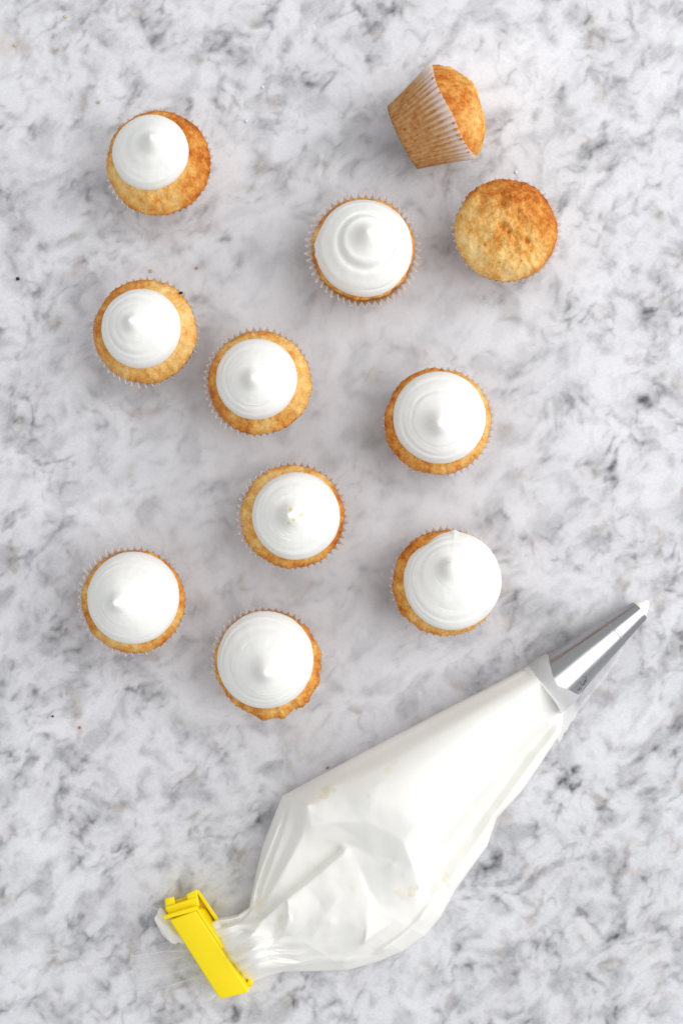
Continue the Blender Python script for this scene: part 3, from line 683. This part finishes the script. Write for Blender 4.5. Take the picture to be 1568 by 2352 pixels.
def tin(points, edges, Q):
    """height of a triangulated set of fold lines at plan points Q"""
    r = delaunay_2d_cdt([Vector((p[0], p[1])) for p in points], edges, [], 0, 1e-3)
    vs, tris, orig = r[0], r[2], r[3]
    zs = []
    for i, v in enumerate(vs):
        if orig[i]: zs.append(points[orig[i][0]][2])
        else:
            d = sorted((math.hypot(v.x - p[0], v.y - p[1]), p[2]) for p in points)[:2]
            zs.append((d[0][1] / (d[0][0] + 1e-6) + d[1][1] / (d[1][0] + 1e-6)) / (1 / (d[0][0] + 1e-6) + 1 / (d[1][0] + 1e-6)))
    Z = np.full(len(Q), np.nan)
    for t in tris:
        a, b, c = [np.array(vs[k]) for k in t[:3]]
        den = (b[1] - c[1]) * (a[0] - c[0]) + (c[0] - b[0]) * (a[1] - c[1])
        if abs(den) < 1e-9: continue
        l1 = ((b[1] - c[1]) * (Q[:, 0] - c[0]) + (c[0] - b[0]) * (Q[:, 1] - c[1])) / den
        l2 = ((c[1] - a[1]) * (Q[:, 0] - c[0]) + (a[0] - c[0]) * (Q[:, 1] - c[1])) / den
        l3 = 1 - l1 - l2
        ins = (l1 > -1e-4) & (l2 > -1e-4) & (l3 > -1e-4)
        Z[ins] = l1[ins] * zs[t[0]] + l2[ins] * zs[t[1]] + l3[ins] * zs[t[2]]
    bad = np.isnan(Z)
    if bad.any():
        pp = np.array([(p[0], p[1]) for p in points]); pz = np.array([p[2] for p in points])
        for k in np.where(bad)[0]:
            d = np.hypot(*(pp - Q[k]).T); Z[k] = pz[d.argmin()]
    return Z

def blur(Z, n):
    for _ in range(n):
        A = np.pad(Z, 1, mode='edge')
        Z = (A[:-2, 1:-1] + A[2:, 1:-1] + A[1:-1, :-2] + A[1:-1, 2:] + 4 * A[1:-1, 1:-1]) / 8
    return Z

NOZ_T = (1467, 1403); NOZ_B = (1264, 1571)           # tip and (hidden) base of the nozzle axis in the photo
def nozzle_frame():
    a = P(*NOZ_T, 1.0 * CM); b = P(*NOZ_B, 1.75 * CM)
    ax = (a - b); L = ax.length; ax.normalize()
    side = ax.cross(Vector((0, 0, 1))).normalized(); up = side.cross(ax)
    return b, ax, side, up, L
R_TIP, R_BASE = .68 * CM, 1.74 * CM

def piping_bag():
    root = thing('piping_bag', 'clear plastic piping bag full of white cream with a steel nozzle, lying on the marble', 'piping bag', tuple(P(900, 1900, 0)))
    off = Vector(root.location)
    NS, NV = 460, 240
    s = np.linspace(0, len(PAIRS) - 1, NS); v = np.linspace(0, 1, NV)
    k = np.arange(len(PAIRS))
    L = np.stack([np.interp(s, k, [p[0][i] for p in PAIRS]) for i in (0, 1)], -1)
    Rr = np.stack([np.interp(s, k, [p[1][i] for p in PAIRS]) for i in (0, 1)], -1)
    Q = L[:, None, :] * (1 - v)[None, :, None] + Rr[:, None, :] * v[None, :, None]
    pts, edges = [], []
    for i, (a, b) in enumerate(PAIRS): pts += [(*a, ZL[i]), (*b, ZR[i])]
    nP = len(PAIRS)
    for i in range(nP - 1): edges += [(2 * i, 2 * i + 2), (2 * i + 1, 2 * i + 3)]
    for f in FOLDS:
        b0 = len(pts); pts += f; edges += [(b0 + i, b0 + i + 1) for i in range(len(f) - 1)]
    Z = tin(pts, edges, Q.reshape(-1, 2)).reshape(NS, NV)
    # hold the fold lines, let the film between them pull taut
    D = np.full((NS, NV), 1e9)
    for fo in FOLDS:
        for (x0, y0, _), (x1, y1, _) in zip(fo[:-1], fo[1:]):
            dx, dy = x1 - x0, y1 - y0; q = np.clip(((Q[..., 0] - x0) * dx + (Q[..., 1] - y0) * dy) / (dx * dx + dy * dy), 0, 1)
            D = np.minimum(D, np.hypot(Q[..., 0] - x0 - q * dx, Q[..., 1] - y0 - q * dy))
    fix = np.clip(1.6 - D / 2.2, 0, 1); Z0 = Z.copy()
    for _ in range(420):
        A = np.pad(Z, 1, mode='edge')
        N = (A[:-2, 1:-1] + A[2:, 1:-1] + A[1:-1, :-2] + A[1:-1, 2:]) / 4
        Z = N * (1 - fix) + Z0 * fix
        Z[:, 0] = Z0[:, 0]; Z[:, -1] = Z0[:, -1]; Z[0] = Z0[0]; Z[-1] = Z0[-1]
    soft = blur(Z, 900); Z = .8 * blur(Z, 7) + .2 * blur(Z, 60)
    # upper cone is plump and smooth, the lower half keeps its creases
    wgt = np.maximum(sstep(4.2, 6.2, s)[:, None], sstep(.60, .74, v)[None, :] * sstep(.6, 1.4, s)[:, None])
    Z = soft * (1 - wgt) + Z * wgt
    X_, Y_ = Q[..., 0], Q[..., 1]
    Z = Z + wgt * .07 * fbm2(X_ / 70, Y_ / 70, 2) + .02 * fbm2(X_ / 120, Y_ / 120, 2)
    # gathered pleats running into the clip
    ga = sstep(9.5, 14.5, s)[:, None]
    pl = np.abs(((v[None, :] * 5.6 + .45 * fbm2(X_ / 90, Y_ / 90, 2)) % 1) - .5) * 2
    pl2 = np.abs(((v[None, :] * 13 + .6 * fbm2(X_ / 60 + 7, Y_ / 60, 2)) % 1) - .5) * 2
    Z = Z + ga * (.22 * (pl ** .8 - .5) + .04 * (pl2 - .5)) * np.sin(np.pi * v)[None, :] ** .5
    Z = Z * (1 + .34 * np.exp(-((s - 14.8) / 1.5) ** 2) - .15 * sstep(15.6, 17, s))[:, None]
    # rounded long edges
    e = np.minimum(v / .05, 1); e2 = np.minimum((1 - v) / .022, 1)
    rl = np.sqrt(np.clip(1 - (1 - e) ** 2, 0, 1)); rr = np.sqrt(np.clip(1 - (1 - e2) ** 2, 0, 1))
    Z = Z - (.55 * (1 - rl) + .3 * (1 - rr))[None, :]
    Z = np.maximum(Z, .25) * CM
    f = SPX * (CAM_H - Z) / CAM_H
    top = np.stack([(X_ - 784) * f, -(Y_ - 1176) * f, Z], -1)
    # underside: tucked in and resting on the table
    cen = (top[:, :1] + top[:, -1:]) / 2
    def ring(edge, ins, zz):
        q = edge + (cen[:, 0] - edge) * ins; q = q.copy(); q[:, 2] = edge[:, 2] * zz; return q[:, None, :]
    lft = np.concatenate([ring(top[:, 0], .30, .02), ring(top[:, 0], .12, .2), ring(top[:, 0], .035, .5), ring(top[:, 0], .005, .8)], 1)
    rgt = np.concatenate([ring(top[:, -1], .005, .75), ring(top[:, -1], .03, .45), ring(top[:, -1], .10, .2), ring(top[:, -1], .25, .02)], 1)
    full = np.concatenate([lft, top, rgt], 1); m = full.shape[1]
    V = full.reshape(-1, 3) - np.array(off)
    F = grid_faces(NS, m, True)
    fl = [tuple(q) for q in F] + [tuple(range(m))[::-1], tuple((NS - 1) * m + j for j in range(m))]
    sp = np.zeros((NS, m)); Qx = np.pad(X_, ((0, 0), (4, 4)), mode='edge'); Qy = np.pad(Y_, ((0, 0), (4, 4)), mode='edge')
    jx = 5 * fbm2(Qx / 9, Qy / 9, 2); jy = 5 * fbm2(Qx / 9 + 30, Qy / 9 + 10, 2)
    for (x, y, r, a) in SPOTS:
        sp = np.maximum(sp, a * sstep(1.15, .75, np.hypot(Qx + jx - x, Qy + jy - y) / r))
    mesh_obj('cream_filling', V, fl, CREAM, root, True, {'speck': sp})
    # clear film drawn over the cream
    dP = np.gradient(top, axis=0); dQ = np.gradient(top, axis=1); nn = np.cross(dP, dQ); nn /= np.linalg.norm(nn, axis=2)[..., None] + 1e-12
    nn *= np.sign(nn[..., 2:3])
    film = top + nn * .0006
    fz = (fbm2(X_ / 40 + 7, Y_ / 40, 2) * .0 )
    fm = mesh_obj('plastic_film', film.reshape(-1, 3) - np.array(off), grid_faces(NS, NV), FILM, root, True, {'haze': np.zeros(NS * NV) + fz.ravel()})

    # ---- nozzle
    b, ax, side, up, Ln = nozzle_frame()
    prof = [(-.02, R_BASE * 1.02), (0, R_BASE), (.30, R_BASE + (R_TIP - R_BASE) * .30), (.695, R_BASE + (R_TIP - R_BASE) * .69), (.70, R_BASE + (R_TIP - R_BASE) * .70 + .0003), (.715, R_BASE + (R_TIP - R_BASE) * .715 + .0003), (.72, R_BASE + (R_TIP - R_BASE) * .72),
            (.965, R_TIP + .0003), (.985, R_TIP + .00025), (1.0, R_TIP), (1.0, R_TIP * .86), (.93, R_TIP * .84)]
    nt = 96; tt = np.linspace(0, 2 * np.pi, nt, endpoint=False)
    A, S_, U, B_ = map(np.array, (ax, side, up, b - off))
    V = np.concatenate([B_ + A * (t * Ln) + r * (np.cos(tt)[:, None] * S_ + np.sin(tt)[:, None] * U) for t, r in prof])
    noz = mesh_obj('nozzle', V, [tuple(q) for q in grid_faces(len(prof), nt, True)], STEEL, root, True)
    md = noz.modifiers.new('edge', 'EDGE_SPLIT'); md.split_angle = math.radians(35)
    # cream standing out of the tip
    tp = [(.95, R_TIP * .83, 0), (1.005, R_TIP * .84, 0), (1.03, R_TIP * .72, .05), (1.07, R_TIP * .48, .1), (1.105, R_TIP * .26, .16), (1.118, R_TIP * .1, .2)]
    V = np.concatenate([B_ + A * (t * Ln) + U * (0) + S_ * (-dz * R_TIP) + r * (np.cos(tt)[:, None] * S_ + np.sin(tt)[:, None] * U) for t, r, dz in tp])
    mesh_obj('cream_tip', V, [tuple(q) for q in grid_faces(len(tp), nt, True)] + [tuple((len(tp) - 1) * nt + j for j in range(nt))], CREAM, noz, True, {'speck': np.zeros(len(V))})
    # etched mark: a monogram, the number 8 and a rule
    def on_cone(px, py):
        z = 1.9 * CM
        for _ in range(8):
            q = P(px, py, z) - b; t = q.dot(ax) / Ln; r = R_BASE + (R_TIP - R_BASE) * t
            d = q.dot(side); h = math.sqrt(max(r * r - d * d, 1e-8))
            z = (b + ax * (t * Ln) + side * d + up * h).z
        return P(px, py, z + .0001) - off
    g = crop(2080, 2380, 600)
    strokes = []
    strokes.append([g(x, y) for x, y in ((652,862),(660,853),(674,851),(686,858),(690,872),(684,888),(672,900),(662,914),(662,928),(652,936),(636,934),(624,922),(621,905))])
    strokes.append([g(x, y) for x, y in ((634,936),(648,944),(662,946),(668,934),(676,916),(688,902),(700,896))])
    strokes.append([g(x, y) for x, y in ((672,892),(690,900),(704,908))])
    for cx, cy, r in ((611, 990, 9), (627, 977, 9)):
        strokes.append([g(cx + r * 1.1 * math.cos(a), cy + r * math.sin(a)) for a in np.linspace(0, 2 * np.pi, 13)])
    strokes.append([g(x, y) for x, y in ((708,930),(676,970),(642,1018))])
    EV, EF = [], []
    for st in strokes:
        pp = [on_cone(*q) for q in st]; n0 = len(EV)
        for i, q in enumerate(pp):
            d = (pp[min(i + 1, len(pp) - 1)] - pp[max(i - 1, 0)]).normalized(); u2 = d.cross(Vector((0, 0, 1))).normalized(); w2 = u2.cross(d)
            for a in range(5): EV.append(q + (u2 * math.cos(a * 1.2566) + w2 * math.sin(a * 1.2566)) * .00015)
        for i in range(len(pp) - 1):
            for a in range(5): EF.append((n0 + i * 5 + a, n0 + i * 5 + (a + 1) % 5, n0 + i * 5 + 5 + (a + 1) % 5, n0 + i * 5 + 5 + a))
    mesh_obj('etched_mark', EV, EF, INK, noz, True)
    # ---- film sleeve round the nozzle, clouded with cream near the bag
    ns, na = 200, 72
    T = np.linspace(-.10, .70, ns); TH = np.linspace(-.35, np.pi + .2, na)
    V, HZ = [], []
    for i, t in enumerate(T):
        r = (R_BASE + (R_TIP - R_BASE) * t) + .0008 + .0002 * np.sin(TH * 5 + t * 9)
        r = r - .0012 * sstep(.04, -.1, t)
        V.append(B_ + A * (t * Ln) + r[:, None] * (np.cos(TH)[:, None] * S_ + np.sin(TH)[:, None] * U))
        front = np.interp(TH, [-.4, .2, .7, 1.15, 1.55, 1.9, 2.3, 2.7, 3.2], [.10, .15, .10, .06, .005, .02, .07, .12, .135])
        hz = .80 * sstep(front + .006, front - .006, t)
        hz = np.maximum(hz, .16 * (i >= ns - 1) + 0 * hz)
        HZ.append(hz)
    mesh_obj('nozzle_sleeve', np.concatenate(V), grid_faces(ns, na), FILM, root, True, {'haze': np.concatenate(HZ)})
    # flat welded seam of the film beside the nozzle
    inner = [(1409,1478,.95),(1385,1508,.95),(1352,1545,1.0),(1322,1580,1.1),(1298,1608,1.2),(1282,1640,1.3),(1266,1680,1.3)]
    outer = [(1430,1491,.5),(1413,1524,.5),(1390,1556,.5),(1362,1590,.5),(1334,1625,.5),(1306,1668,.55),(1284,1704,.6)]
    n, mm = 60, 10
    tq = np.linspace(0, 1, n); kk = np.linspace(0, 1, len(inner)); V, HZ = [], []
    for a in tq:
        i0 = [np.interp(a, kk, [q[j] for q in inner]) for j in range(3)]; o0 = [np.interp(a, kk, [q[j] for q in outer]) for j in range(3)]
        for c in np.linspace(0, 1, mm):
            q = [i0[j] * (1 - c) + o0[j] * c for j in range(3)]
            if c == 1: q[0] += 1.2 * math.sin(a * 170) * (a > .45) + 1.0 * math.sin(a * 60)
            V.append(P(q[0], q[1], q[2] * CM) - off)
            HZ.append(max((.6 if c > .86 else .08) * (.75 + .25 * math.sin(a * 47)), .80 * float(sstep(.56 + .1 * c, .64 + .1 * c, a))))
    mesh_obj('film_seam', np.array(V), grid_faces(n, mm), FILM, root, True, {'haze': np.clip(HZ, 0, .95)})
    # ---- loose tail of the film behind the clip
    def sheet(quad, n, m, amp, seed, zs, folds):
        a, b2, c, d = [np.array(q, float) for q in quad]
        V, HZ = [], []
        for i in np.linspace(0, 1, n):
            for j in np.linspace(0, 1, m):
                p = (a * (1 - i) + b2 * i) * (1 - j) + (d * (1 - i) + c * i) * j
                p = p + np.array([6 * math.sin(j * 9 + seed), 5 * math.sin(j * 13 + seed * 2)]) * (1 - i) * .6
                h = zs[0] * (1 - i) + zs[1] * i
                nz = float(fbm2(np.array(j * 5 + seed), np.array(i * 2.2 + seed), 2))
                z = max(.04, h + amp * nz * (1 - .5 * i))
                hz = .19
                for (j0, j1, wd, st) in folds:
                    x = abs(j - (j0 * (1 - i) + j1 * i) - .03 * nz)
                    hz = max(hz, min(.92, 2.0 * st) * math.exp(-(x / (wd * .8)) ** 2)); z += amp * .5 * math.exp(-(x / (wd * 1.6)) ** 2)
                if i < .02 or j < .01 or j > .99: hz = max(hz, .34)
                V.append(P(p[0], p[1], z * CM) - off); HZ.append(hz)
        return np.array(V), np.array(HZ), grid_faces(n, m)
    S1 = sheet(((300,2190),(430,2150),(560,2262),(318,2292)), 60, 70, .35, 3, (.12, 1.1), [(.05,.25,.02,.35),(.30,.34,.012,.5),(.36,.55,.03,.18),(.95,.62,.012,.5),(.90,.70,.02,.3),(.62,.5,.04,.2)])
    S2 = sheet(((312,2052),(428,2094),(470,2165),(368,2135)), 40, 40, .3, 8, (.15, 1.2), [(.3,.2,.03,.3),(.7,.6,.02,.4),(.5,.9,.03,.25)])
    S3 = sheet(((345,2130),(440,2130),(545,2240),(470,2312)), 50, 50, .4, 5, (.10, .8), [(.9,.7,.012,.45),(.55,.45,.03,.2),(.75,.8,.015,.3)])
    V = np.concatenate([S1[0], S2[0], S3[0]]); H = np.concatenate([S1[1], S2[1], S3[1]])
    F = np.concatenate([S1[2], S2[2] + len(S1[0]), S3[2] + len(S1[0]) + len(S2[0])])
    mesh_obj('film_tail', V, F, FILM, root, True, {'haze': H})
    # lump of cream squeezed past the clip
    uu, vv = np.meshgrid(np.linspace(0, np.pi, 40), np.linspace(0, 2 * np.pi, 64, endpoint=False), indexing='ij')
    x = np.sin(uu) * np.cos(vv); y = np.sin(uu) * np.sin(vv); z = np.cos(uu)
    d = 1 + .30 * n3(x * 1.2 + 4, y * 1.2, z * 1.2) + .06 * n3(x * 4, y * 4 + 2, z * 4)
    c = P(392, 2132, .7 * CM) - off
    th = math.radians(-50); lx, ly = 1.35 * CM, .62 * CM
    X = (x * d * lx); Y = (y * d * ly)
    V = np.stack([c.x + X * math.cos(th) - Y * math.sin(th), c.y + X * math.sin(th) + Y * math.cos(th), c.z + z * d * .62 * CM], -1)
    mesh_obj('cream_lump', V.reshape(-1, 3), grid_faces(40, 64, True), CREAM, root, True, {'speck': np.zeros(40 * 64)})

# ------------------------------------------------------------------ yellow clip
def clip():
    root = thing('bag_clip', 'yellow plastic clip clamped across the gathered end of the piping bag', 'clip', tuple(P(480, 2190, 0)))
    off = Vector(root.location)
    def prism(name, poly, z0, z1, w=.0007, poly_top=None, parent=root):
        """poly, poly_top: photo pixels as they show at their own heights"""
        n = len(poly); lo = [P(x, y, z0 * CM) - off for x, y in poly]; hi = [P(x, y, z1 * CM) - off for x, y in (poly_top or poly)]
        fs = [tuple(range(n)), tuple(range(2 * n - 1, n - 1, -1))] + [(i, i + n, (i + 1) % n + n, (i + 1) % n) for i in range(n)]
        o = mesh_obj(name, lo + hi, fs, YELLOW, parent, True)
        import bmesh
        bm = bmesh.new(); bm.from_mesh(o.data); bmesh.ops.recalc_face_normals(bm, faces=bm.faces); bm.to_mesh(o.data); bm.free()
        return bevel(o, w)
    def sh(x, y, z, zz):                             # the same plan point seen from height z at height zz
        k = (CAM_H - z * CM) / (CAM_H - zz * CM); return (784 + (x - 784) * k, 1176 + (y - 1176) * k)
    zt = 2.35
    up = [(388,2112),(449,2092),(574,2280),(562,2286),(510,2295),(502,2291)]
    # upper jaw: its right flank is cut back to a slope over the first two thirds
    top = [(390,2114),(449,2092),(572,2279),(510,2295),(502,2291)]
    uj = prism('upper_jaw', [sh(x, y, zt, .9) for x, y in [(390,2114),(449,2092),(574,2281),(512,2297),(502,2293)]], .9, zt, .0009, top)
    fl = [(454,2084),(464,2092),(520,2178),(513,2186)]
    prism('side_flank', [(450,2072),(476,2088),(529,2170),(518,2178)], .9, 2.2, .0006, [(448,2088),(455,2087),(513,2176),(508,2180)])
    lj = [(380,2076),(455,2050),(580,2252),(566,2270),(508,2282)]
    prism('lower_jaw', lj, .02, .95, .0008)
    prism('lower_lip', [(449,2046),(456,2043),(504,2112),(497,2118)], .5, 1.35, .0004)
    hg = prism('hinge', [(381,2082),(454,2058),(462,2074),(392,2100)], .3, 2.0, .0006, [(379,2084),(452,2060),(458,2080),(389,2104)])
    prism('hinge_lug', [(378,2064),(400,2058),(404,2088),(380,2094)], .3, 1.8, .0009, [(379,2064),(400,2059),(405,2088),(381,2095)])
    prism('hinge_lug', [(426,2056),(452,2044),(462,2078),(432,2086)], .3, 1.9, .0009, [(428,2054),(452,2042),(459,2082),(434,2088)])
    prism('hinge_rim', [(373,2104),(453,2080),(456,2090),(376,2113)], 1.9, 2.42, .0006)
    prism('latch_nub', [(572,2244),(582,2256),(580,2264),(566,2262)], .5, 1.5, .0005)

if not globals().get('MARBLE_TEST'):
    build_all()
